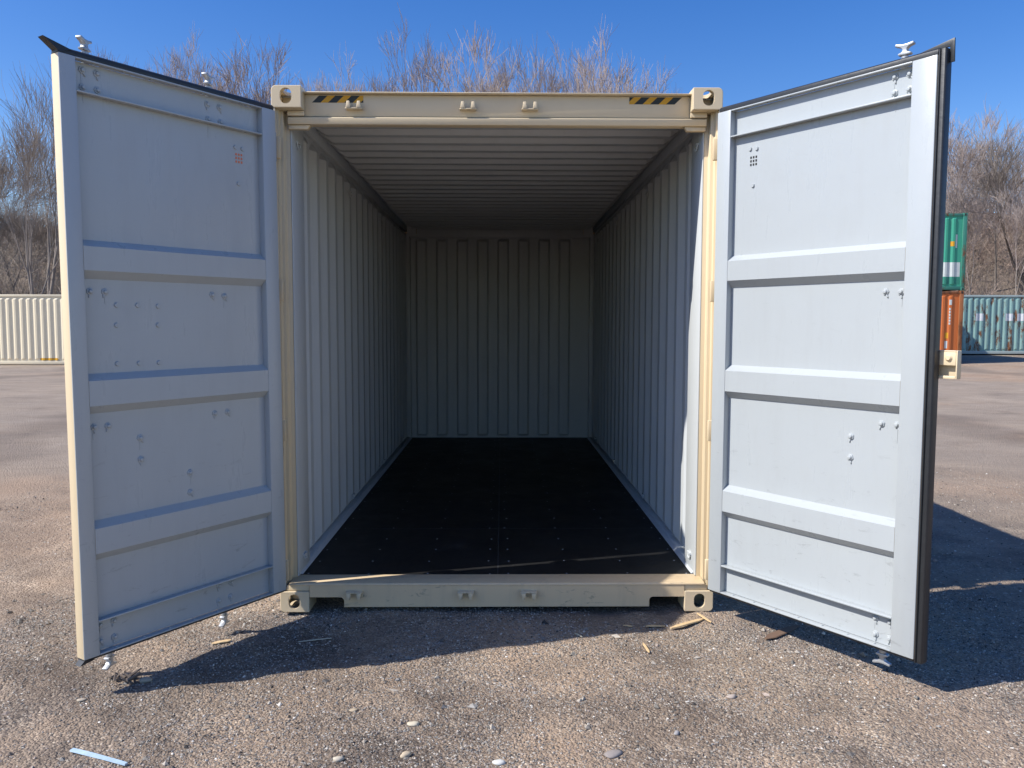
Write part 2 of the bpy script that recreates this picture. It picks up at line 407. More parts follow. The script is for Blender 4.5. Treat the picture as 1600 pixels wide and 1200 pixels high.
# header (face leaning in towards its foot) with a thin rain lip
hd = MB().prism([(0.072, 2.866), (0.080, 2.752), (0.150, 2.752), (0.150, 2.866)], 0, -1.057, 1.057).build('header_beam', M['cream'], box_root, 0.003)
MB().box(-1.057, 1.057, 0.038, 0.155, 2.868, 2.874).build('rain_lip', M['cream'], box_root, 0.002)
MB().prism([(0.079, 2.750), (0.064, 2.742), (0.072, 2.708), (0.140, 2.708), (0.140, 2.750)], 0, -1.149, 1.149).build('door_stop', M['cream'], box_root, 0.002)
for s in (-1, 1): MB().box(s*1.0575, s*1.149, 0.060, 0.149, 2.751, 2.777).build('corner_gusset', M['cream'], box_root, 0.002)
for s in (-1, 1):
    MB().prism([(s*1.149, 2.7065), (s*1.149, 2.684), (s*1.045, 2.684), (s*1.030, 2.7065)], 1, 0.086, 0.122).build('corner_gusset', M['cream'], box_root, 0.002)
# hazard stripes printed on the header
for side in (-1, 1):
    x0, x1 = (-1.016, -0.736) if side < 0 else (0.722, 1.006)
    z0, z1, sl, wb, wy = 2.824, 2.861, 0.040, 0.047, 0.041
    yf = lambda z: 0.072 + (2.866-z)/0.114*0.008 - 0.0015
    a = x0 if side < 0 else x0 - 0.062
    for k in range(8):
        wd = wb if k % 2 == 0 else wy
        poly = [(a, z0), (a+wd, z0), (a+wd+sl, z1), (a+sl, z1)]; a += wd
        lim = x1 if side < 0 else x0; keep = (lambda x: x <= x1+1e-6) if side < 0 else (lambda x: x >= x0-1e-6)
        if side > 0 and poly[1][0] > x1-0.02: break
        cl = []
        for (px, pz), (qx, qz) in zip(poly, poly[1:]+poly[:1]):       # cut square at the inner end of the sticker
            cl.append((px, pz))
            if (px-lim)*(qx-lim) < 0: t = (lim-px)/(qx-px); cl.append((lim, pz+t*(qz-pz)))
        cl = [(x, z) for x, z in cl if keep(x)]
        if len(cl) < 3: continue
        mb = MB(); mb.add([(x, yf(z), z) for x, z in cl]+[(x, yf(z)+0.001, z) for x, z in cl], [tuple(range(len(cl))), tuple(range(2*len(cl)-1, len(cl)-1, -1))] + [(i, (i+1) % len(cl), len(cl)+(i+1) % len(cl), len(cl)+i) for i in range(len(cl))])
        mb.build('hazard_stripe', M['black'] if k % 2 == 0 else M['yellow'], hd)

def keeper(up):
    mb = MB(); w = 0.046
    s = 1 if up else -1
    mb.box(-w, w, -0.038, 0.004, *sorted((s*-0.018, s*-0.012)))
    for x in (-w*0.62, w*0.62):
        mb.prism([(x-0.013, s*-0.012), (x+0.013, s*-0.012), (x+0.008, s*0.024), (x-0.008, s*0.024)], 1, -0.040, -0.026)
        mb.box(x-0.006, x+0.006, -0.026, 0.004, *sorted((s*-0.012, s*0.008)))
    mb.box(-w, w, 0.0, 0.008, -0.020, 0.020)
    return mb
ku = keeper(True).build('cam_keeper', M['cream'], box_root, 0.003); ku.location = (-0.785, 0.076, 2.802)
for x in (-0.163, 0.175): share(ku, (x, 0.076, 2.802))
kl = keeper(False).build('cam_keeper', M['rustcream'], box_root, 0.003); kl.location = (-0.802, 0.003, 0.105)
for x in (-0.178, 0.176): share(kl, (x, 0.003, 0.105))

# sill
def notch(cx0, cx1, zt, zb, r=0.022):
    p = [(cx0, zb)]
    for k in range(6): a = math.pi - math.pi/2*k/5; p.append((cx0+r+r*math.cos(a), zt-r+r*math.sin(a)))
    for k in range(6): a = math.pi/2 - math.pi/2*k/5; p.append((cx1-r+r*math.cos(a), zt-r+r*math.sin(a)))
    return p + [(cx1, zb)]
zb = 0.028
poly = [(-1.055, 0.150), (-1.055, 0.100)] + [(-1.055, 0.086)] + notch(-1.050, -0.862, 0.084, zb)[1:] + notch(0.858, 1.050, 0.084, zb)[:-1] + [(1.055, 0.086), (1.055, 0.150)]
poly = [(-1.0555, 0.150), (-1.0555, 0.0845)] + notch(-1.050, -0.862, 0.0843, zb)[6:] + notch(0.858, 1.050, 0.0843, zb)[:7] + [(1.0555, 0.0845), (1.0555, 0.150)]
sl_ = MB().prism(poly, 1, 0.006, 0.030)
sl_.build('sill_beam', M['sill'], box_root, 0.0)
MB().prism([(0.003, 0.1505), (0.003, 0.158), (0.010, 0.164), (0.158, 0.168), (0.158, 0.1505)], 0, -1.170, 1.170).build('sill_plate', M['sill'], box_root, 0.003)
MB().box(-1.149, 1.149, 0.031, 0.15, 0.119, 0.149).build('sill_web', M['sill'], box_root)
for s in (-1, 1):
    MB().box(s*1.058, s*1.185, 0.012, 0.030, 0.1195, 0.1498).build('post_foot', M['cream'], box_root, 0.003)

# side walls, rails, roof, end wall
def corrug(edges, a0, a1, pitch, flat1, slope, depth, place, rows, start=0.0, back=0.004):
    """corrugated sheet: profile along 'a'; rows = (b, factor). place(a, b, d) -> xyz. returns MB (double skin)"""
    prof = [(a0, 0)]; a = a0+start
    while a + 2*slope + flat1 + (pitch-2*slope-flat1) < a1:
        prof += [(a, 0), (a+slope, 1), (a+slope+flat1, 1), (a+2*slope+flat1, 0)]; a += pitch
    prof.append((a1, 0))
    mb = MB(); n = len(prof); vs = []
    for off in (0, back):
        for b, f in rows:
            vs += [place(p, b, d*f*depth - off) for p, d in prof]
    nr = len(rows); fs = []; ms = []
    for k in range(2):
        for r_ in range(nr-1):
            for q in range(n-1):
                o = k*nr*n + r_*n + q
                fs.append((o, o+1, o+1+n, o+n) if k == 0 else (o, o+n, o+1+n, o+1)); ms.append(k)
    return mb.add(vs, fs, ms)

for s in (-1, 1):
    rows = [(0.150, 0), (0.190, 0), (0.240, 1), (2.715, 1), (2.770, 0), (2.81, 0)]
    w = corrug(None, 0.1605, LEN-0.10, 0.278, 0.070, 0.068, 0.036, lambda a, b, d, s=s: (s*(1.198-d), a, b), rows, start=0.035)
    # first flat stays proud of the corrugation troughs: a flat stiff strip beside the jamb
    me_o = w.build('side_wall', [M['inner'], M['cream']], box_root)
    # outward skin cream, inward white
    bm = bmesh.new(); bm.from_mesh(me_o.data)
    for f in bm.faces: f.material_index = 0 if f.material_index == 0 else 1
    bm.to_mesh(me_o.data); bm.free()
    MB().box(s*1.142, s*1.1485, 0.118, 0.385, 0.169, 2.78).build('jamb_plate', M['inner'], box_root, 0.002)
    MB().box(s*1.174, s*1.216, 0.1605, LEN-0.142, 2.795, 2.868).build('top_rail', [M['cream'], M['inner']], box_root, 0.004, matfn=lambda n, c: 1 if abs(c.x) < 1.2 else 0)
    MB().box(s*1.150, s*1.216, 0.1605, LEN-0.142, 0.03, 0.188).build('bottom_rail', [M['cream'], M['inner']], box_root, 0.004, matfn=lambda n, c: 1 if abs(c.x) < 1.2 else 0)
    MB().prism([(s*1.149, 0.168), (s*1.130, 0.168), (s*1.149, 0.186)], 1, 0.165, LEN-0.15).build('caulk_bead', M['caulk'], box_root)
# roof
rows = [(-1.20, 0), (-1.168, 0), (-1.115, 1), (1.115, 1), (1.168, 0), (1.20, 0)]
rf = corrug(None, 0.131, LEN-0.01, 0.226, 0.066, 0.030, 0.036, lambda a, b, d: (b, a, 2.871 - d), rows, start=0.03, back=0.003)
rf.build('roof', [M['inner'], M['cream']], box_root)
# end wall
rows = [(0.03, 0), (0.185, 0), (0.215, 1), (2.69, 1), (2.725, 0), (2.87, 0)]
ew = corrug(None, -1.149, 1.149, 0.262, 0.105, 0.024, 0.032, lambda a, b, d: (a, LEN-0.03-d, b), rows, start=0.065)
ew.build('end_wall', [M['inner'], M['cream']], box_root)
MB().box(-1.149, 1.149, LEN-0.085, LEN-0.036, 2.735, 2.868).build('end_rail', M['inner'], box_root, 0.004)
for s in (-1, 1):
    MB().box(s*1.054, s*1.171, LEN-0.183, LEN-0.1785, 2.74, 2.868).build('corner_gusset', M['inner'], box_root)
    MB().box(s*1.054, s*1.171, 0.1785, 0.183, 2.772, 2.868).build('corner_gusset', M['inner'], box_root)
    MB().box(s*1.0525, s*1.0568, 0.156, 0.183, 2.772, 2.868).build('corner_gusset', M['inner'], box_root)

# floor: plywood sheets with narrow joints, rows of screws
seams = [0.1595, 1.235, 2.455, 3.675, 4.895, LEN-0.035]
boards = []
for a, b in zip(seams, seams[1:]):
    for xa, xb in ((-1.148, -0.0005), (0.003, 1.148)):
        boards.append(MB().box(xa, xb, a+0.0015, b-0.0015, 0.137, 0.165 + random.uniform(-0.0006, 0.0006)).build('floor_board', M['floor'], box_root, 0.0015, 1))
MB().box(-0.0004, 0.0029, 0.16, LEN-0.04, 0.150, 0.1645).build('floor_joint', M['sealant'], box_root)
for y in seams[1:-1]: MB().box(-1.147, 1.147, y-0.0014, y+0.0014, 0.150, 0.1642).build('floor_joint', M['sealant'], box_root)
scr = None
for bi, o in enumerate(boards):
    ya, yb = seams[bi//2], seams[bi//2+1]; sgn = -1 if bi % 2 == 0 else 1
    n = 5
    for r_ in range(n):
        y = ya + 0.02 + (yb-ya-0.04)*r_/(n-1)
        if r_ == n-1: continue
        for xm in (0.055, 0.41, 0.76, 1.10):
            x = sgn*(xm + random.uniform(-0.012, 0.012)); yy = y + random.uniform(-0.008, 0.008)
            if scr is None:
                scr = MB().tube((0, 0, -0.002), (0, 0, 0.0012), 0.0065, 0.005, 8).build('screw', M['screw'], o); scr.location = (x, yy, 0.1655)
            else: share(scr, (x, yy, 0.1655), o)
# lashing rings welded inside
def ring():
    mb = MB(); n = 9
    pts = [(0.0, 0.028*math.cos(math.pi*k/(n-1)), -0.020-0.03*math.sin(math.pi*k/(n-1))) for k in range(n)]
    for p, q in zip(pts, pts[1:]): mb.tube(p, q, 0.005, n=6)
    mb.box(-0.006, 0.006, -0.034, 0.034, -0.022, -0.012)
    return mb
rg = ring().build('lashing_ring', M['inner'], box_root); rg.location = (-1.136, 0.25, 0.285)
for s in (-1, 1):
    for y in (0.25, 1.93, 3.6, 5.2):
        for z in (0.285, 2.66):
            if s < 0 and y == 0.25 and z == 0.285: continue
            share(rg, (s*(1.136 if y < 0.4 else 1.154), y, z))

# ------------------------------------------------------------------ doors
RIBS = [(1.953, 1.850), (1.371, 1.261), (0.719, 0.6075)]
def make_door(s):
    ang = R(55.84) if s < 0 else R(55.32)
    hp = Vector((s*1.1699, -0.0713, 0)); du = Vector((s*math.cos(ang), -math.sin(ang), 0)); dd = Vector((s*math.sin(ang), math.cos(ang), 0))
    xl = du*s; w = 1.128 if s < 0 else 1.164
    lean = R(0.40) if s < 0 else R(-0.15)
    f0, T, z0, z1, zt, zl = 1.057, 0.062, 0.151, 2.741, 2.602, 0.304
    P = lambda u: s*u
    def mf(n, c): return 0 if n.y < -0.3 or (abs(n.y) < 0.95 and 0.05 < abs(c.x) < f0+0.01 and c.y < 0.058) else 1
    mb = MB()
    mb.box(P(0), P(0.087), 0, T, z0, z1); mb.box(P(f0), P(w), 0, T, z0, z1)
    fr = mb.build('door', [M['white'], M['cream']], box_root, 0.004, matfn=mf)
    fr.matrix_world = Matrix(((xl.x, dd.x, 0, hp.x), (xl.y, dd.y, 0, hp.y), (0, 0, 1, 0), (0, 0, 0, 1))) @ Matrix.Translation((0, 0, 1.45)) @ Matrix.Rotation(-lean, 4, 'Y') @ Matrix.Translation((0, 0, -1.45))
    tag(fr, 'left door leaf, inner face in shade' if s < 0 else 'right door leaf, inner face lit by the sun')
    # flanges of the top and bottom members
    for a, b in ((z1-0.007, z1-0.0005), (zt-0.004, zt+0.003), (zl-0.003, zl+0.004), (z0+0.0005, z0+0.007)):
        MB().box(P(0.0875), P(f0-0.0005), 0.001, 0.0395, a, b).build('flange', M['white'], fr, 0.0015)
    # corrugated sheet
    D = 0.040; pr = [(z1-0.0075, D), ]
    for a, b in RIBS: pr += [(a+0.030, D), (a, 0.002), (b, 0.002), (b-0.036, D)]
    pr.append((z0+0.0075, D))
    outer = [(z, d+0.005) for z, d in pr]
    pl = MB().prism([(d, z) for z, d in pr+outer[::-1]], 0, P(0.0875), P(f0-0.0005))
    pn = pl.build('door_panel', [M['white'], M['cream']], fr, 0, matfn=lambda n, c: 0 if n.y < -0.02 else 1)
    # stiff edge behind
    # gasket
    e = w
    def seal(fn, bv=0.0015): g_ = MB(); fn(g_); return g_.build('gasket', M['rubber'], fr, bv)
    seal(lambda g_: g_.prism([(0.008, z1+0.001), (0.010, z1+0.022), (0.020, z1+0.030), (0.055, z1+0.028), (0.060, z1+0.001)], 0, P(0.004), P(e-0.002)))
    seal(lambda g_: g_.prism([(0.008, z0-0.001), (0.012, z0-0.012), (0.055, z0-0.014), (0.060, z0-0.001)], 0, P(0.004), P(e-0.002)))
    if s > 0:
        seal(lambda g_: g_.prism([(e+0.0015, 0.006), (e+0.007, 0.004), (e+0.008, 0.013), (e+0.011, 0.011), (e+0.026, 0.011), (e+0.031, 0.016), (e+0.031, 0.058), (e+0.0015, 0.058)], 2, z0-0.014, z1+0.022))
        seal(lambda g_: g_.prism([(e-0.125, z1+0.030), (e+0.050, z1+0.062), (e+0.052, z1-0.035), (e+0.0315, z1-0.035), (e+0.0315, z1+0.030)], 1, 0.036, 0.044))
    else:
        seal(lambda g_: g_.add([(P(e-0.06), 0.006, z1+0.023), (P(e-0.01), 0.006, z1+0.004), (P(e+0.055), 0.010, z1+0.052), (P(e-0.06), 0.05, z1+0.031), (P(e-0.01), 0.05, z1+0.004), (P(e+0.055), 0.05, z1+0.052)],
               [(0, 1, 2), (3, 5, 4), (0, 2, 5, 3), (1, 4, 5, 2), (0, 3, 4, 1)]), 0)
        seal(lambda g_: g_.add([(P(e-0.05), 0.006, z0-0.013), (P(e-0.005), 0.006, z0-0.002), (P(e+0.016), 0.01, z0-0.024), (P(e-0.05), 0.05, z0-0.014), (P(e-0.005), 0.05, z0-0.002), (P(e+0.016), 0.05, z0-0.024)],
               [(0, 1, 2), (3, 5, 4), (0, 2, 5, 3), (1, 4, 5, 2), (0, 3, 4, 1)]), 0)
    # gasket retaining rivets
    rv = None
    for zz, sg in ((z1-0.008, -1), (z0+0.008, 1)):
        for k in range(7):
            u = 0.16+k*0.135
            if rv is None: rv = MB().tube((0, 0, -0.003), (0, 0, 0.003), 0.008, 0.007, 8).build('rivet', M['white'], fr); rv.location = (P(u), 0.018, zz)
            else: share(rv, (P(u), 0.018, zz), fr)
    # painted-over bolt ends on the inner face
    if s < 0:
        B = [(0.945, 2.702), (1.01, 2.702), (0.945, 2.632), (1.01, 2.630), (0.39, 2.693), (0.319, 2.693), (0.386, 2.622), (0.315, 2.622), (0.948, 1.760), (1.015, 1.760), (0.394, 1.762), (0.322, 1.758),
             (0.957, 1.164), (1.021, 1.165), (0.399, 1.167), (0.322, 1.167), (0.806, 1.092), (0.806, 0.991), (0.551, 0.889), (0.552, 0.791), (0.966, 0.273), (1.032, 0.273), (0.966, 0.198), (1.032, 0.200), (0.404, 0.279), (0.330, 0.276), (0.407, 0.202), (0.336, 0.203)]
        S = [(0.897, 1.703), (0.796, 1.704), (0.693, 1.701), (0.900, 1.613), (0.696, 1.613), (0.903, 1.440), (0.798, 1.438), (0.698, 1.436), (0.232, 2.514), (0.188, 2.512), (0.217, 2.333)]
    else:
        B = [(0.961, 2.703), (1.027, 2.701), (0.961, 2.634), (1.027, 2.636), (0.953, 1.766), (1.025, 1.763), (0.957, 1.171), (1.029, 1.172), (0.808, 1.096), (0.808, 0.996), (0.964, 0.195), (1.034, 0.196), (0.962, 0.272), (1.033, 0.273)]
        S = [(0.188, 2.525), (0.229, 2.521), (0.210, 2.336)]
    bo = MB(); bo.tube((0, 0.002, 0), (0, -0.005, 0), 0.018, 0.016, 6); bo.tube((0, -0.005, 0), (0, -0.013, 0), 0.0115, 0.007, 10)
    bo.tube((0, 0.001, -0.012), (0.003, -0.004, -0.028), 0.006, 0.003, 6)
    bolt = None
    for u, z in B:
        if bolt is None: bolt = bo.build('bolt', M['white'], fr, 0.001); bolt.location = (P(u), D, z)
        else: share(bolt, (P(u), D, z), fr, (0, random.uniform(-0.5, 0.5), 0))
    drip = None
    for k, (u, z) in enumerate(B):
        if (k*7+int(s)) % 5 > 1: continue
        if drip is None: drip = MB().prism([(-0.0025, 0), (0.0025, 0), (0.0018, -0.06), (0, -0.066), (-0.0018, -0.06)], 1, -0.0014, 0.001).build('paint_drip', M['white'], fr); drip.location = (P(u)-0.004, D, z-0.016)
        else: share(drip, (P(u)+random.uniform(-0.006, 0.006), D, z-0.016), fr).scale = (1, 1, random.uniform(0.5, 1.2))
    sm = None
    for u, z in S:
        if sm is None: sm = MB().tube((0, 0.002, 0), (0, -0.007, 0), 0.0125, 0.009, 9).build('rivet', M['white'], fr); sm.location = (P(u), D, z)
        else: share(sm, (P(u), D, z), fr)
    for ix in range(3):
        for iz in range(3):
            u, z = 0.210+(ix-1)*0.0165, 2.462+(iz-1)*0.0185
            MB().box(P(u)-0.0045, P(u)+0.0045, D-0.0016, D+0.001, z-0.0055, z+0.0055).build('vent_dot', M['orange_dot'] if s < 0 else M['dark'], fr)  # right dots paint in the shade of holes, left ones light coming through
    # locking bars, their cams and brackets on the outer face
    for u in ((0.96, 0.335) if s < 0 else (0.968,)):
        y = 0.100
        MB().tube((P(u), y, 0.095), (P(u), y, 2.80), 0.0165, n=12).build('locking_bar', M['steel'], fr, smooth=True)
        for z in (0.24, 1.165, 1.76, 2.665):
            MB().box(P(u)-0.062, P(u)+0.062, T-0.003, 0.105, z-0.05, z+0.05).build('bar_bracket', M['steel'], fr, 0.006)
        for sg, zc in ((1, 2.806), (-1, 0.092)):
            c = MB()
            c.prism([(-0.030, 0), (0.030, 0), (0.034, 0.010), (0.014, 0.016), (0.011, 0.030), (0.020, 0.040), (0.046, 0.048), (0.043, 0.060), (0.010, 0.054), (-0.012, 0.054), (-0.046, 0.062), (-0.050, 0.050), (-0.022, 0.040), (-0.011, 0.030), (-0.014, 0.016), (-0.034, 0.010)], 1, -0.014, 0.016)
            co = c.build('lock_cam', M['steel'], fr, 0.004); co.location = (P(u), y, zc); co.scale = (0.86, 0.9, 0.88)
            co.rotation_euler = (0 if sg > 0 else math.pi, 0, R(8) if s > 0 else R(28))
    for z in (0.245, 1.03, 1.80, 2.563):
        MB().box(P(-0.012), P(0.16), T+0.0005, T+0.012, z+0.058, z+0.12).build('hinge', M['cream'], fr, 0.003)
    if s > 0:                                                     # lock box bridging the gap between the leaves
        lb = MB(); u0, u1, za, zb_, ya, yb = w-0.020, w+0.104, 1.388, 1.510, 0.0625, 0.098
        t = 0.007
        lb.box(u0, u1, yb-t, yb, za, zb_); lb.box(u0, u0+t, ya, yb-t, za, zb_); lb.box(u1-t, u1, ya, yb-t, za, zb_); lb.box(u0+t, u1-t, ya, yb-t, zb_-t, zb_)
        lb.box(u0+t, u1-t, ya, ya+t, za+0.058, zb_-t); lb.box(u0+t, u1-t, ya, ya+t, za, za+0.014)
        lo = lb.build('lock_box', M['cream'], fr, 0.003)
        MB().tube((u0+0.088, ya+0.001, 1.478), (u0+0.088, ya-0.010, 1.478), 0.017, 0.009, 12).build('boss', M['cream'], fr, smooth=True)
        MB().box(0.985, u0+0.05, 0.1005, 0.118, 1.42, 1.50).build('hasp', M['cream'], fr, 0.004)
    return fr
make_door(-1); make_door(1)

# ------------------------------------------------------------------ far containers
def far_container(label, loc, rz, L, Hh, wall, frame, group=None, W=2.438):
    r = empty('shipping_container', loc, rz); tag(r, label, 'container', group)
    rows = [(0.16, 0), (0.22, 0), (0.28, 1), (Hh-0.22, 1), (Hh-0.16, 0), (Hh-0.11, 0)]
    def side(a0, a1, fn, nm): return corrug(None, a0, a1, 0.278, 0.072, 0.068, 0.036, fn, rows, start=0.03).build(nm, [wall, wall], r)
    front = lambda a, b, d: (a, 0.045-d, b)
    side(0.16, L-0.16, front, 'side_wall')
    side(0.16, L-0.16, lambda a, b, d: (a, W-0.045+d, b), 'side_wall')
    side(0.16, W-0.16, lambda a, b, d: (0.045-d, a, b), 'end_wall'); side(0.16, W-0.16, lambda a, b, d: (L-0.045+d, a, b), 'end_wall')
    for x in (0, L-0.162):
        for y in (0, W-0.162):
            MB().box(x+0.004, x+0.158, y+0.004, y+0.158, 0.118, Hh-0.118).build('corner_post', frame, r, 0.006)
            for z in (0, Hh-0.118):
                c = MB().box(x, x+0.162, y, y+0.162, z, z+0.118).build('corner_casting', frame, r, 0.01)
                MB().prism(stadium(x+0.081, z+0.06, 0.063, 0.084), 1, y-0.001, y+0.003).build('casting_hole_shade', M['dark'], c)  # flat dark plug; the shade inside the hole is put into its colour
    for y in (0.012, W-0.09):
        MB().box(0.1625, L-0.1625, y, y+0.075, 0.03, 0.165).build('bottom_rail', frame, r, 0.005)
        MB().box(0.1625, L-0.1625, y, y+0.075, Hh-0.115, Hh-0.02).build('top_rail', frame, r, 0.005)
    for x in (0.012, L-0.09):
        MB().box(x, x+0.075, 0.1625, W-0.1625, 0.03, 0.165).build('bottom_rail', frame, r, 0.005)
        MB().box(x, x+0.075, 0.1625, W-0.1625, Hh-0.115, Hh-0.02).build('top_rail', frame, r, 0.005)
    MB().box(0.01, L-0.01, 0.09, W-0.09, Hh-0.035, Hh-0.024).build('roof', frame, r)
    def band(x0, x1, z0, z1, mat, name='painted_band'):
        """print that follows the front corrugation, 3 mm proud"""
        prof = [(0.16, 0)]; a = 0.19
        while a + 0.278 < L-0.16: prof += [(a, 0), (a+0.068, 1), (a+0.14, 1), (a+0.208, 0)]; a += 0.278
        prof.append((L-0.16, 0))
        xs, ds = [p[0] for p in prof], [p[1] for p in prof]
        q = sorted(set([x0, x1]+[x for x in xs if x0 < x < x1])); vs = []; fs = []
        for k, x in enumerate(q):
            d = np.interp(x, xs, ds)*0.036+0.003
            vs += [(x, 0.045-d, z0), (x, 0.045-d, z1)]
        for k in range(len(q)-1): fs.append((2*k, 2*k+2, 2*k+3, 2*k+1))
        return MB().add(vs, fs).build(name, mat, r)
    r['_b'] = 0; del r['_b']
    return r, band
M['fcream'] = paint('far_cream_paint', (0.92, 0.79, 0.55), 0.5, (0.4, 0.33, 0.24), 0.15, var=0.03)
M['teal'] = paint('faded_teal_paint', (0.28, 0.46, 0.42), 0.6, (0.30, 0.28, 0.22), 0.6, rust=0.50, var=0.18, streak=(4, 4, 0.35))
M['tealframe'] = paint('pale_grey_green_paint', (0.40, 0.47, 0.45), 0.6, (0.25, 0.2, 0.15), 0.3, var=0.1)
M['green'] = paint('bright_green_paint', (0.05, 0.36, 0.23), 0.5, (0.2, 0.25, 0.18), 0.2, var=0.08)
M['greenframe'] = paint('rusting_green_paint', (0.05, 0.24, 0.17), 0.55, (0.2, 0.2, 0.15), 0.25, rust=0.35, var=0.1)
M['orange'] = paint('orange_paint', (0.62, 0.16, 0.035), 0.5, (0.25, 0.12, 0.06), 0.2, var=0.08, rust=0.02)
M['rust'] = paint('rusted_orange_paint', (0.36, 0.13, 0.045), 0.7, (0.2, 0.1, 0.05), 0.4, rust=0.55, var=0.15)
M['paleprint'] = plain('faded_white_print', (0.62, 0.66, 0.62), 0.6, scale=6)
M['whiteprint'] = plain('white_print', (0.75, 0.76, 0.76), 0.6)
M['tealprint'] = plain('turquoise_print', (0.02, 0.30, 0.33), 0.6, scale=3)
M['darkgreenprint'] = plain('green_print', (0.04, 0.25, 0.17), 0.6)

fc, bd = far_container('cream ribbed container across the yard on the left, yellow sticker low on its side', (-22.6, 28.9, 0.0), 0, 6.058, 2.9, M['fcream'], M['fcream'])
bd(3.74, 4.48, 0.20, 0.29, M['yellow'], 'warning_sticker')
bd(2.06, 2.16, 2.42, 2.56, M['rustcream'], 'vent_cover')
for x in (0.2, 4.3): MB().box(-0.2+x, 1.3+x, 0.05, 0.4, -0.35, -0.002).build('timber_bearer', M['brownwood'], fc)

SX, SY = 15.05, 26.1
fo, bd = far_container('orange container with rusted corner posts, bottom of the two-high stack', (SX, SY, 0.10), 0, 2.438, 2.9, M['orange'], M['rust'], W=12.19)
bd(1.90, 1.99, 2.36, 2.56, M['paleprint'], 'vent_cover'); bd(1.78, 1.90, 1.10, 1.32, M['yellow'], 'yellow_sticker'); bd(1.78, 1.88, 0.72, 1.0, M['paleprint'], 'white_sticker')
for k in range(6): bd(1.90, 1.96, 1.62+k*0.11, 1.70+k*0.11, M['paleprint'], 'lettering')
fg, bd = far_container('bright green container with a pale band, top of the two-high stack', (SX+0.03, SY+0.02, 3.005), 0, 2.438, 2.9, M['green'], M['greenframe'], W=12.19)
bd(0.2, 2.24, 0.52, 1.06, M['paleprint']); bd(0.2, 2.24, 0.24, 0.50, M['darkgreenprint'])
bd(1.84, 1.98, 1.66, 1.84, M['yellow'], 'yellow_sticker'); bd(2.02, 2.10, 1.6, 2.1, M['paleprint'], 'vent_cover')
ft, bd = far_container('weathered teal container with rusty ribs behind the orange and green stack', (18.6, 33.3, 0.35), 0, 12.19, 2.8, M['teal'], M['tealframe'])
for a in (3.60, 5.00, 5.55, 6.4, 6.95): bd(a, a+0.36, 1.58, 1.92, M['whiteprint'], 'white_letter_block')
bd(5.95, 7.3, 1.02, 1.60, M['tealprint'], 'turquoise_patch'); bd(8.2, 9.4, 1.0, 1.9, M['tealprint'], 'turquoise_patch')

# ------------------------------------------------------------------ trees and brush
def prisms(S, sides=3):
    """S: (n,8) p0 p1 r0 r1 -> vertices, quad faces of open tubes"""
    p0, p1, r0, r1 = S[:, 0:3], S[:, 3:6], S[:, 6], S[:, 7]
    d = p1-p0; d /= np.maximum(1e-9, np.linalg.norm(d, axis=1))[:, None]
    ref = np.where(np.abs(d[:, 2:3]) < 0.9, np.array([[0, 0, 1.0]]), np.array([[1.0, 0, 0]]))
    a = np.cross(d, ref); a /= np.linalg.norm(a, axis=1)[:, None]; b = np.cross(d, a)
    n = len(S); V = np.zeros((n, 2*sides, 3))
    for k in range(sides):
        t = 2*math.pi*k/sides; o = math.cos(t)*a + math.sin(t)*b
        V[:, k] = p0 + o*r0[:, None]; V[:, sides+k] = p1 + o*r1[:, None]
    base = (np.arange(n)*2*sides)[:, None]
    F = np.concatenate([base + np.array([[k, (k+1) % sides, sides+(k+1) % sides, sides+k]]) for k in range(sides)], 0)
    return V.reshape(-1, 3), F

def grow(seed, levels=9, stems=2, r0=0.17, trunk=2.6, ratio=0.83, angle=(9, 25), up=0.05, twigs=4, min_r=0.0075, fork=0.42, tw=1.3):
    """forking bare tree: limbs split again and again into a fan of straight ascending twigs"""
    rd = random.Random(seed); segs = [[], []]
    def rot(d, ang, az):
        a = d.orthogonal().normalized(); a.rotate(Matrix.Rotation(az, 3, d)); v = d.copy(); v.rotate(Matrix.Rotation(ang, 3, a)); return v
    def branch(p, d, ln, r, lv):
        ns = 3 if lv < 3 else 2; st = ln/ns
        for k in range(ns):
            d = (d + Vector((rd.gauss(0, 1), rd.gauss(0, 1), rd.gauss(0, 1)))*0.045 + Vector((0, 0, up))).normalized()
            q = p + d*st; a = max(min_r, r*(1-0.3*k/ns)); b = max(min_r, r*(1-0.3*(k+1)/ns))
            segs[0 if lv < 3 else 1].append((*p, *q, a, b))
            if lv >= 3:
                for _ in range(twigs if lv < levels else 2):
                    t = p.lerp(q, rd.random()); e = (rot(d, R(rd.uniform(18, 42)), rd.uniform(0, 6.28)) + Vector((0, 0, 0.12))).normalized()
                    l2 = tw*rd.uniform(0.35, 1.0)*(0.8 if lv > 6 else 1.0); m = t + e*l2*0.55; e = (e + Vector((rd.gauss(0, .1), rd.gauss(0, .1), 0.08))).normalized()
                    segs[1].append((*t, *m, min_r, min_r*0.9)); segs[1].append((*m, *(m+e*l2*0.45), min_r*0.9, min_r*0.55))
            p = q
        if lv >= levels: return
        az = rd.uniform(0, 6.28); n = 3 if rd.random() < fork*(0.6 if lv > 4 else 1) else 2
        for c in range(n):
            a = R(rd.uniform(*angle))*(0.55 if c == 0 else 1.1)
            rr = r*0.7*(0.82 if c == 0 else rd.uniform(0.55, 0.75))
            branch(p, rot(d, a, az + 6.283*c/n + rd.uniform(-.5, .5)), ln*ratio*rd.uniform(0.86, 1.10)*(1.0 if c == 0 else 0.93), max(min_r, rr), lv+1)
    for k in range(stems):
        d = Vector((rd.gauss(0, 0.13), rd.gauss(0, 0.13), 1)).normalized()
        branch(Vector((rd.uniform(-0.25, 0.25), rd.uniform(-0.25, 0.25), -0.3)), d, trunk*rd.uniform(0.85, 1.1), r0*rd.uniform(0.75, 1.0), 0)
    return np.array(segs[0]), np.array(segs[1])

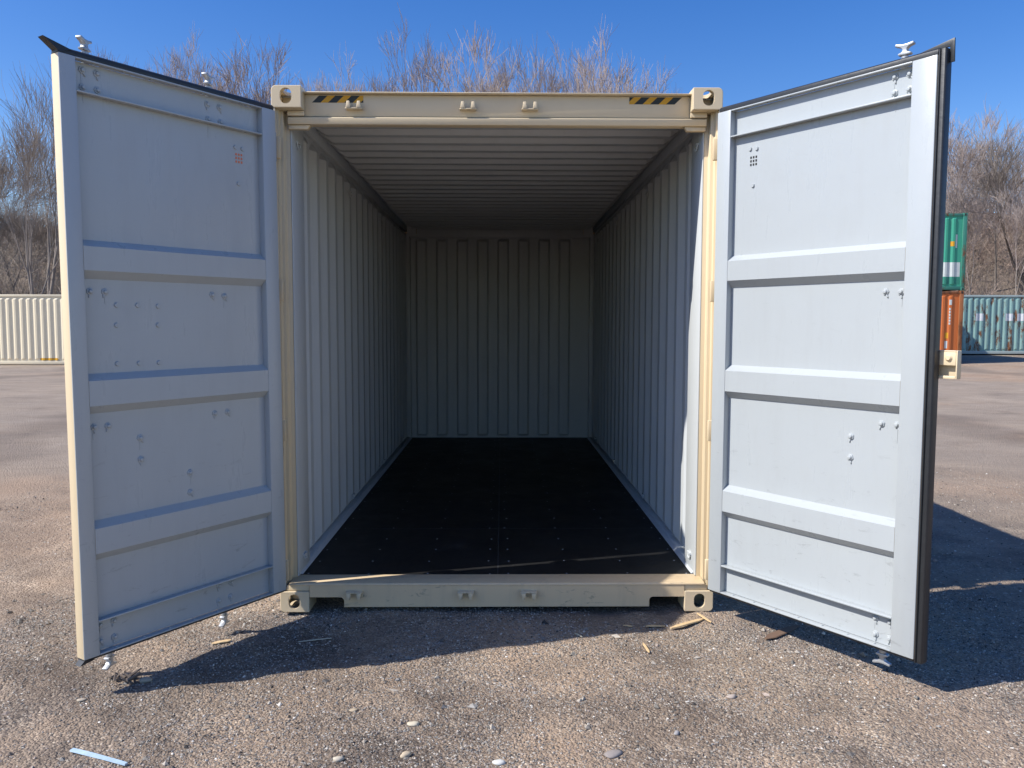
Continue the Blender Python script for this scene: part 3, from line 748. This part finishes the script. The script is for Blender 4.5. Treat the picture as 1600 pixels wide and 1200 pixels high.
def tree_meshes(seed, mats, **k):
    a, b = grow(seed, **k)
    Va, Fa = prisms(a, 6); Vb, Fb = prisms(b, 3)
    return np_mesh('trunk', Va, Fa, mats[0], smooth=True), np_mesh('crown', Vb, Fb, mats[1])
KIND = [tree_meshes(11, (M['bark'], M['twig']), levels=7, stems=1, angle=(9, 23), twigs=1, tw=1.1, ratio=0.86, min_r=0.0085, up=0.03),
        tree_meshes(23, (M['bark'], M['twig']), levels=7, stems=1, angle=(10, 26), twigs=1, tw=1.1, ratio=0.86, min_r=0.0085, up=0.035),
        tree_meshes(35, (M['bark'], M['twig']), levels=7, stems=2, angle=(8, 20), twigs=1, tw=1.0, ratio=0.86, min_r=0.0085, fork=0.25, up=0.035),
        tree_meshes(47, (M['barkdark'], M['bark']), levels=7, stems=1, angle=(12, 36), up=0.03, r0=0.22, twigs=2, tw=1.6),
        tree_meshes(59, (M['bark'], M['bark']), levels=6, stems=2, angle=(7, 21), r0=0.2, tw=1.6, twigs=1, ratio=0.87, min_r=0.0085)]
WX = (0.84, 0.84, 0.84, 1.0, 0.85)
HT = [max(v.co.z for v in k[1].vertices) for k in KIND]
def tree(px, top, depth, kind, width, label, rz, group='bare trees behind the container'):
    """px: column in the photograph, used once to find where the tree stands"""
    x = 0.0228 + (px-784)/1266.7*depth + 0.0; y = depth-4.4687
    zb = float(hill_z(x, y)) if y > 36 else float(ground_z(x, y))
    zt = 1.603 + (511-top)/1266.7*depth
    s = (zt-zb)/HT[kind]
    o = empty('bare_tree', (x, y, zb), rz); o.scale = (s*width*WX[kind], s*width*WX[kind], s)
    tag(o, label, 'tree', group)
    link('trunk', KIND[kind][0], o); link('crown', KIND[kind][1], o)
TREES = [
 (72, 62, 41, 4, 0.95, 'large grey bare tree at the far left, above the cream container'),
 (-20, 190, 47, 3, 1.0, 'bare tree at the left edge of the picture, behind the far cream container'),
 (165, 70, 50, 2, 0.9, 'bare tree whose tip shows over the outer end of the left door'),
 (252, 92, 52, 0, 0.8, 'short bare tree top showing over the middle of the left door'),
 (345, 66, 52, 1, 0.9, 'bare tree with a rounded crown over the inner end of the left door'),
 (440, 50, 50, 0, 1.0, 'broad bare tree standing up behind the upper left corner of the container'),
 (487, 112, 53, 2, 0.7, 'small bare tree just right of the upper left corner of the container'),
 (578, 62, 50, 1, 0.95, 'bare tree above the left striped sticker on the header'),
 (668, 38, 50, 2, 0.9, 'tall narrow bare tree left of the tallest one above the roof'),
 (765, 30, 49, 0, 1.05, 'tallest bare tree above the middle of the container roof'),
 (715, 70, 54, 1, 0.8, 'bare tree half hidden between the two tallest above the roof'),
 (862, 88, 53, 0, 0.85, 'low bare tree right of the middle of the roof'),
 (908, 62, 50, 2, 0.9, 'slender bare tree over the right part of the roof'),
 (958, 56, 50, 1, 0.95, 'wide bare tree above the right striped sticker on the header'),
 (1040, 118, 55, 0, 0.7, 'faint bare tree tip beside the upper right corner of the container'),
 (1512, 150, 52, 0, 1.0, 'pale bare tree rising over the green container'),
 (1590, 158, 54, 3, 0.95, 'dark branched bare tree at the right edge of the picture'),
 (1560, 215, 58, 1, 1.0, 'reddish bare tree between the green container and the right edge'),
 (30, 300, 45, 3, 1.1, 'dark crooked bare tree among brush above the cream container'),
 (1482, 235, 56, 2, 1.0, 'pale slender bare tree behind the outer edge of the right door'),
 (1535, 262, 50, 1, 1.1, 'low grey bare tree just right of the green container'),
 (1578, 270, 49, 0, 1.1, 'low spreading bare tree above the teal container'),
 (1615, 245, 52, 1, 1.1, 'bare tree cut by the right edge of the picture, above the teal container'),
 (1660, 190, 56, 2, 1.0, 'bare tree on the slope beyond the right edge of the teal container'),
]
for k, (px, top, dp, kd, wd, lb) in enumerate(TREES): tree(px, top, dp, kd, wd, lb, k*1.37)

# brush on the slope: too dense to count
def shrub(seed, n_stem, h):
    rd = random.Random(seed); S = []
    for _ in range(n_stem):
        p = Vector((rd.gauss(0, 0.5), rd.gauss(0, 0.5), -0.1)); d = Vector((rd.gauss(0, 0.35), rd.gauss(0, 0.35), 1)).normalized(); ln = h*rd.uniform(0.5, 1.0); r = rd.uniform(0.010, 0.028)
        for k in range(5):
            d = (d + Vector((rd.gauss(0, 0.2), rd.gauss(0, 0.2), rd.gauss(0, 0.08)))).normalized(); q = p+d*ln/5; r2 = max(0.006, r*0.75)
            S.append((*p, *q, r, r2))
            for _ in range(4):
                t = p.lerp(q, rd.random()); e = (d + Vector((rd.gauss(0, 0.7), rd.gauss(0, 0.7), rd.gauss(0.1, 0.5)))).normalized(); l2 = ln*rd.uniform(0.08, 0.22)
                m = t+e*l2; e2 = (e + Vector((rd.gauss(0, 0.4), rd.gauss(0, 0.4), rd.gauss(0.1, 0.3)))).normalized()
                S.append((*t, *m, r2*0.6, 0.006)); S.append((*m, *(m+e2*l2*0.8), 0.006, 0.004))
            p, r = q, r2
    return np.array(S)
TEMPL = [shrub(100+k, 8, 3.2+0.5*k) for k in range(4)]
def brush(name, n, x0, x1, y0, y1, tone, seed):
    rg_ = np.random.default_rng(seed); VV, FF, TT = [], [], []; off = 0
    for k in range(n):
        x, y = rg_.uniform(x0, x1), y0 + (y1-y0)*rg_.random()**0.8
        S = TEMPL[k % 4].copy(); a = rg_.uniform(0, 6.28); ca, sa = math.cos(a), math.sin(a); s = rg_.uniform(0.75, 1.4); sz = s*rg_.uniform(0.8, 1.3)
        for c in (0, 3):
            u, v = S[:, c].copy(), S[:, c+1].copy(); S[:, c] = s*(ca*u-sa*v)+x; S[:, c+1] = s*(sa*u+ca*v)+y; S[:, c+2] = S[:, c+2]*sz + max(float(hill_z(x, y)), float(ground_z(x, y)))
        V, F = prisms(S, 3); VV.append(V); FF.append(F+off); off += len(V)
        t = np.array(tone)*rg_.uniform(0.6, 1.4)*np.array([1+rg_.uniform(-.06, .1), 1, 1-rg_.uniform(-.05, .08)])
        per = np.repeat(rg_.uniform(0.7, 1.35, len(S)), 6)[:, None]
        TT.append(t[None, :]*per)
    o = link(name, np_mesh(name, np.concatenate(VV), np.concatenate(FF), M['brush'], np.concatenate(TT)))
    return tag(o, kind='stuff')
tag(brush('brush', 300, 21, 46, 40.5, 67, (0.40, 0.31, 0.25), 5), 'dense brown bare brush covering the slope behind the teal container', 'brush')
tag(brush('brush', 230, -43, -21, 36, 62, (0.37, 0.305, 0.25), 6), 'tangled grey brown brush behind the far cream container', 'brush')
tag(brush('brush', 40, -18, 18, 41, 56, (0.38, 0.30, 0.25), 7), 'bare brush on the slope directly behind the open container', 'brush')

# ------------------------------------------------------------------ gravel, stones and litter
def pebbles(n, x0, x1, y0, y1, lo, hi, seed, fall=1.0):
    rg_ = np.random.default_rng(seed)
    x = rg_.uniform(x0, x1, n); y = y0 + (y1-y0)*rg_.random(n)**fall
    keep = ~((np.abs(x) < 1.2) & (y > 0.1)); patch = vnoise(x*1.1, y*1.6, 21)*0.6 + vnoise(x*3, y*3, 22)*0.4
    keep &= rg_.random(n) < np.clip(-0.45+patch*2.5, 0.05, 1)
    x, y = x[keep], y[keep]; n = len(x)
    r = lo*(hi/lo)**(rg_.random(n)**2.2)
    o6 = np.array([[1, 0, 0], [-1, 0, 0], [0, 1, 0], [0, -1, 0], [0, 0, 1], [0, 0, -1.0]])
    V = o6[None]*rg_.uniform(0.7, 1.25, (n, 6, 1)) + rg_.normal(0, 0.17, (n, 6, 3))
    sc_ = np.stack([rg_.uniform(0.8, 1.3, n), rg_.uniform(0.7, 1.1, n), rg_.uniform(0.5, 0.85, n)], -1)
    V *= (r[:, None]*sc_)[:, None, :]
    a = rg_.uniform(0, 6.28, n); ca, sa = np.cos(a)[:, None], np.sin(a)[:, None]
    vx = V[:, :, 0]*ca - V[:, :, 1]*sa; vy = V[:, :, 0]*sa + V[:, :, 1]*ca
    V[:, :, 0] = vx + x[:, None]; V[:, :, 1] = vy + y[:, None]; V[:, :, 2] += (ground_z(x, y) + r*sc_[:, 2]*0.25)[:, None]
    f8 = np.array([[0, 2, 4], [2, 1, 4], [1, 3, 4], [3, 0, 4], [2, 0, 5], [1, 2, 5], [3, 1, 5], [0, 3, 5]])
    F = ((np.arange(n)*6)[:, None, None] + f8[None]).reshape(-1, 3)
    pal = np.array([(0.24, 0.217, 0.185), (0.39, 0.34, 0.28), (0.48, 0.42, 0.345), (0.14, 0.127, 0.115), (0.38, 0.305, 0.255), (0.60, 0.545, 0.46), (0.32, 0.30, 0.27), (0.065, 0.06, 0.056), (0.72, 0.67, 0.59)])
    t = pal[rg_.choice(len(pal), n, p=[.2, .2, .14, .14, .1, .05, .1, .05, .02])]*rg_.uniform(0.8, 1.2, (n, 1))
    return V.reshape(-1, 3), F, np.repeat(t, 6, 0)
parts = [pebbles(95000, -2.7, 3.0, -1.85, 0.35, 0.0028, 0.0072, 31), pebbles(26000, -4.6, 5.4, -0.6, 5.0, 0.004, 0.010, 32, 1.2), pebbles(800, -2.9, 3.2, -1.8, 1.5, 0.008, 0.020, 33)]
off = 0; VV, FF, TT = [], [], []
for V, F, T in parts: VV.append(V); FF.append(F+off); TT.append(T); off += len(V)
gv = link('gravel', np_mesh('gravel', np.concatenate(VV), np.concatenate(FF), M['pebble'], np.concatenate(TT)))
tag(gv, 'loose crushed gravel scattered over the yard in front of the container', 'gravel', kind='stuff')

def stone(x, y, r, c, label, flat=0.6, rz=0.0, seed=0):
    rd = random.Random(seed); bm = bmesh.new(); bmesh.ops.create_icosphere(bm, subdivisions=2, radius=1)
    ph = [rd.uniform(0, 6) for _ in range(6)]
    for v in bm.verts:
        k = 1+0.13*math.sin(3*v.co.x+ph[0])*math.cos(2.5*v.co.y+ph[1])+0.1*math.sin(5*v.co.z+ph[2]+2*v.co.x)+rd.gauss(0, 0.035)
        v.co = Vector((v.co.x*k*r*1.3, v.co.y*k*r*0.85, v.co.z*k*r*flat))
    me = bpy.data.meshes.new('stone'); bm.to_mesh(me); bm.free()
    m = plain('stone_surface', c, 0.85, var=0.2, scale=50); me.materials.append(m)
    for p in me.polygons: p.use_smooth = True
    o = link('stone', me); o.location = (x, y, float(ground_z(x, y)) + r*flat*0.45); o.rotation_euler = (0, 0, rz)
    tag(o, label, 'stone', 'larger stones in the gravel')
stone(-0.336, -1.525, 0.018, (0.55, 0.44, 0.30), 'smooth tan oval stone near the bottom edge, the right one of a spaced pair', 0.6, 0.5, 1)
stone(-0.580, -1.572, 0.016, (0.58, 0.50, 0.38), 'pale rounded stone near the bottom edge, the left one of a spaced pair', 0.7, 0.2, 2)
stone(0.015, -1.578, 0.019, (0.62, 0.60, 0.54), 'whitish flat stone at the bottom centre of the gravel', 0.5, 0.0, 3)
stone(-0.334, -1.273, 0.022, (0.60, 0.52, 0.38), 'flat cream stone below the dark shadow, left of centre', 0.35, 0.1, 4)
stone(-0.60, -1.15, 0.015, (0.50, 0.40, 0.27), 'thin yellowish chip of stone below the left door shadow', 0.3, 0.5, 5)
stone(1.03, -1.04, 0.018, (0.44, 0.36, 0.30), 'light brown stone in front of the right door, on sunlit gravel', 0.5, 0.3, 6)
stone(0.72, -1.36, 0.013, (0.34, 0.32, 0.31), 'grey stone on the gravel, right of the bottom centre', 0.6, 1.0, 7)
stone(-1.610, -0.832, 0.024, (0.42, 0.36, 0.27), 'brownish stone at the tip of the left door shadow', 0.6, 0.4, 8)
stone(-1.80, -1.03, 0.016, (0.46, 0.38, 0.28), 'tan stone under the free corner of the left door', 0.4, 0.3, 9)
stone(0.45, -1.50, 0.030, (0.30, 0.26, 0.235), 'large dull flat stone half sunk in the gravel near the bottom edge', 0.3, 0.3, 10)

def sliver(name, p, q, w, t, mat, label, cat, group=None, tip=0.35, zoff=0.004):
    p = Vector((*p, 0)); q = Vector((*q, 0)); d = (q-p); L = d.length; n = 5; mb = MB(); vs = []
    rd = random.Random(label)
    for k in range(n+1):
        x = L*k/n; ww = w/2*(tip if k in (0, n) else 1)*rd.uniform(0.85, 1.1); zz = 0.003*math.sin(2.2*k/n+1)
        vs += [(x, -ww, zz), (x, ww, zz), (x, ww*0.85, zz+t), (x, -ww*0.85, zz+t)]
    fs = [(0, 1, 2, 3), (4*n+3, 4*n+2, 4*n+1, 4*n)]
    for k in range(n):
        a = 4*k
        for j in range(4): fs.append((a+j, a+4+j, a+4+(j+1) % 4, a+(j+1) % 4))
    mb.add(vs, fs); o = mb.build(name, mat)
    o.location = (p.x, p.y, float(max(ground_z(p.x, p.y), ground_z(q.x, q.y))) + zoff); o.rotation_euler = (0, 0, math.atan2(d.y, d.x))
    tag(o, label, cat, group); return o
G = 'wood splinters on the gravel'
sliver('wood_splinter', (0.925, -0.262), (1.135, -0.118), 0.030, 0.006, M['lightwood'], 'longest orange wood splinter beside the lower right corner of the container', 'splinter', G)
sliver('wood_splinter', (1.115, -0.055), (1.160, -0.190), 0.014, 0.005, M['lightwood'], 'thin wood splinter crossing behind the longest one', 'splinter', G, zoff=0.012)
sliver('wood_splinter', (0.800, -0.215), (0.905, -0.208), 0.016, 0.004, M['lightwood'], 'short wood splinter lying level in the shadow, left of the longest one', 'splinter', G)
sliver('wood_splinter', (0.680, -0.200), (0.728, -0.214), 0.013, 0.003, M['lightwood'], 'smallest wood splinter in the shadow before the sill', 'splinter', G)
sliver('wood_splinter', (0.405, -0.345), (0.440, -0.390), 0.010, 0.003, M['paleweb'], 'pale wood chip at the edge of the shadow, below the sill', 'splinter', G)
sliver('wood_splinter', (0.740, -0.470), (0.752, -0.585), 0.014, 0.003, M['lightwood'], 'small wood splinter on sunlit gravel just beyond the shadow', 'splinter', G)
sliver('wood_strip', (1.385, -0.405), (1.62, -0.215), 0.050, 0.004, M['brownwood'], 'brown flat strip of wood half in the shade under the right door', 'wood strip')
sliver('plastic_strip', (-1.617, -1.458), (-1.365, -1.557), 0.019, 0.007, M['blueplastic'], 'light blue plastic strip lying on the gravel at the lower left', 'plastic strip', tip=0.9, zoff=0.006)
sliver('dry_stalk', (-1.02, -0.40), (-0.86, -0.345), 0.006, 0.004, M['paleweb'], 'thin dry forked stalk in the shadow of the left door', 'stalk')
sliver('dry_leaf', (-1.45, -0.43), (-1.37, -0.375), 0.03, 0.004, M['lightwood'], 'dry yellowish leaf below the inner end of the left door', 'leaf')
def clump():
    mb = MB(); rd = random.Random(3)
    for k in range(14):
        a = Vector((rd.uniform(-0.07, 0.06), rd.uniform(-0.03, 0.03), rd.uniform(0, 0.02))); b = a + Vector((rd.uniform(-0.06, 0.06), rd.uniform(-0.03, 0.03), rd.uniform(-0.005, 0.03)))
        mb.tube(a, b, 0.008, 0.003, 5)
    o = mb.build('bark_scrap', M['barkdark']); o.location = (-1.70, -0.845, float(ground_z(-1.70, -0.845)) + 0.004)
    tag(o, 'dark ragged scrap of bark near the tip of the left door shadow', 'bark')
clump()
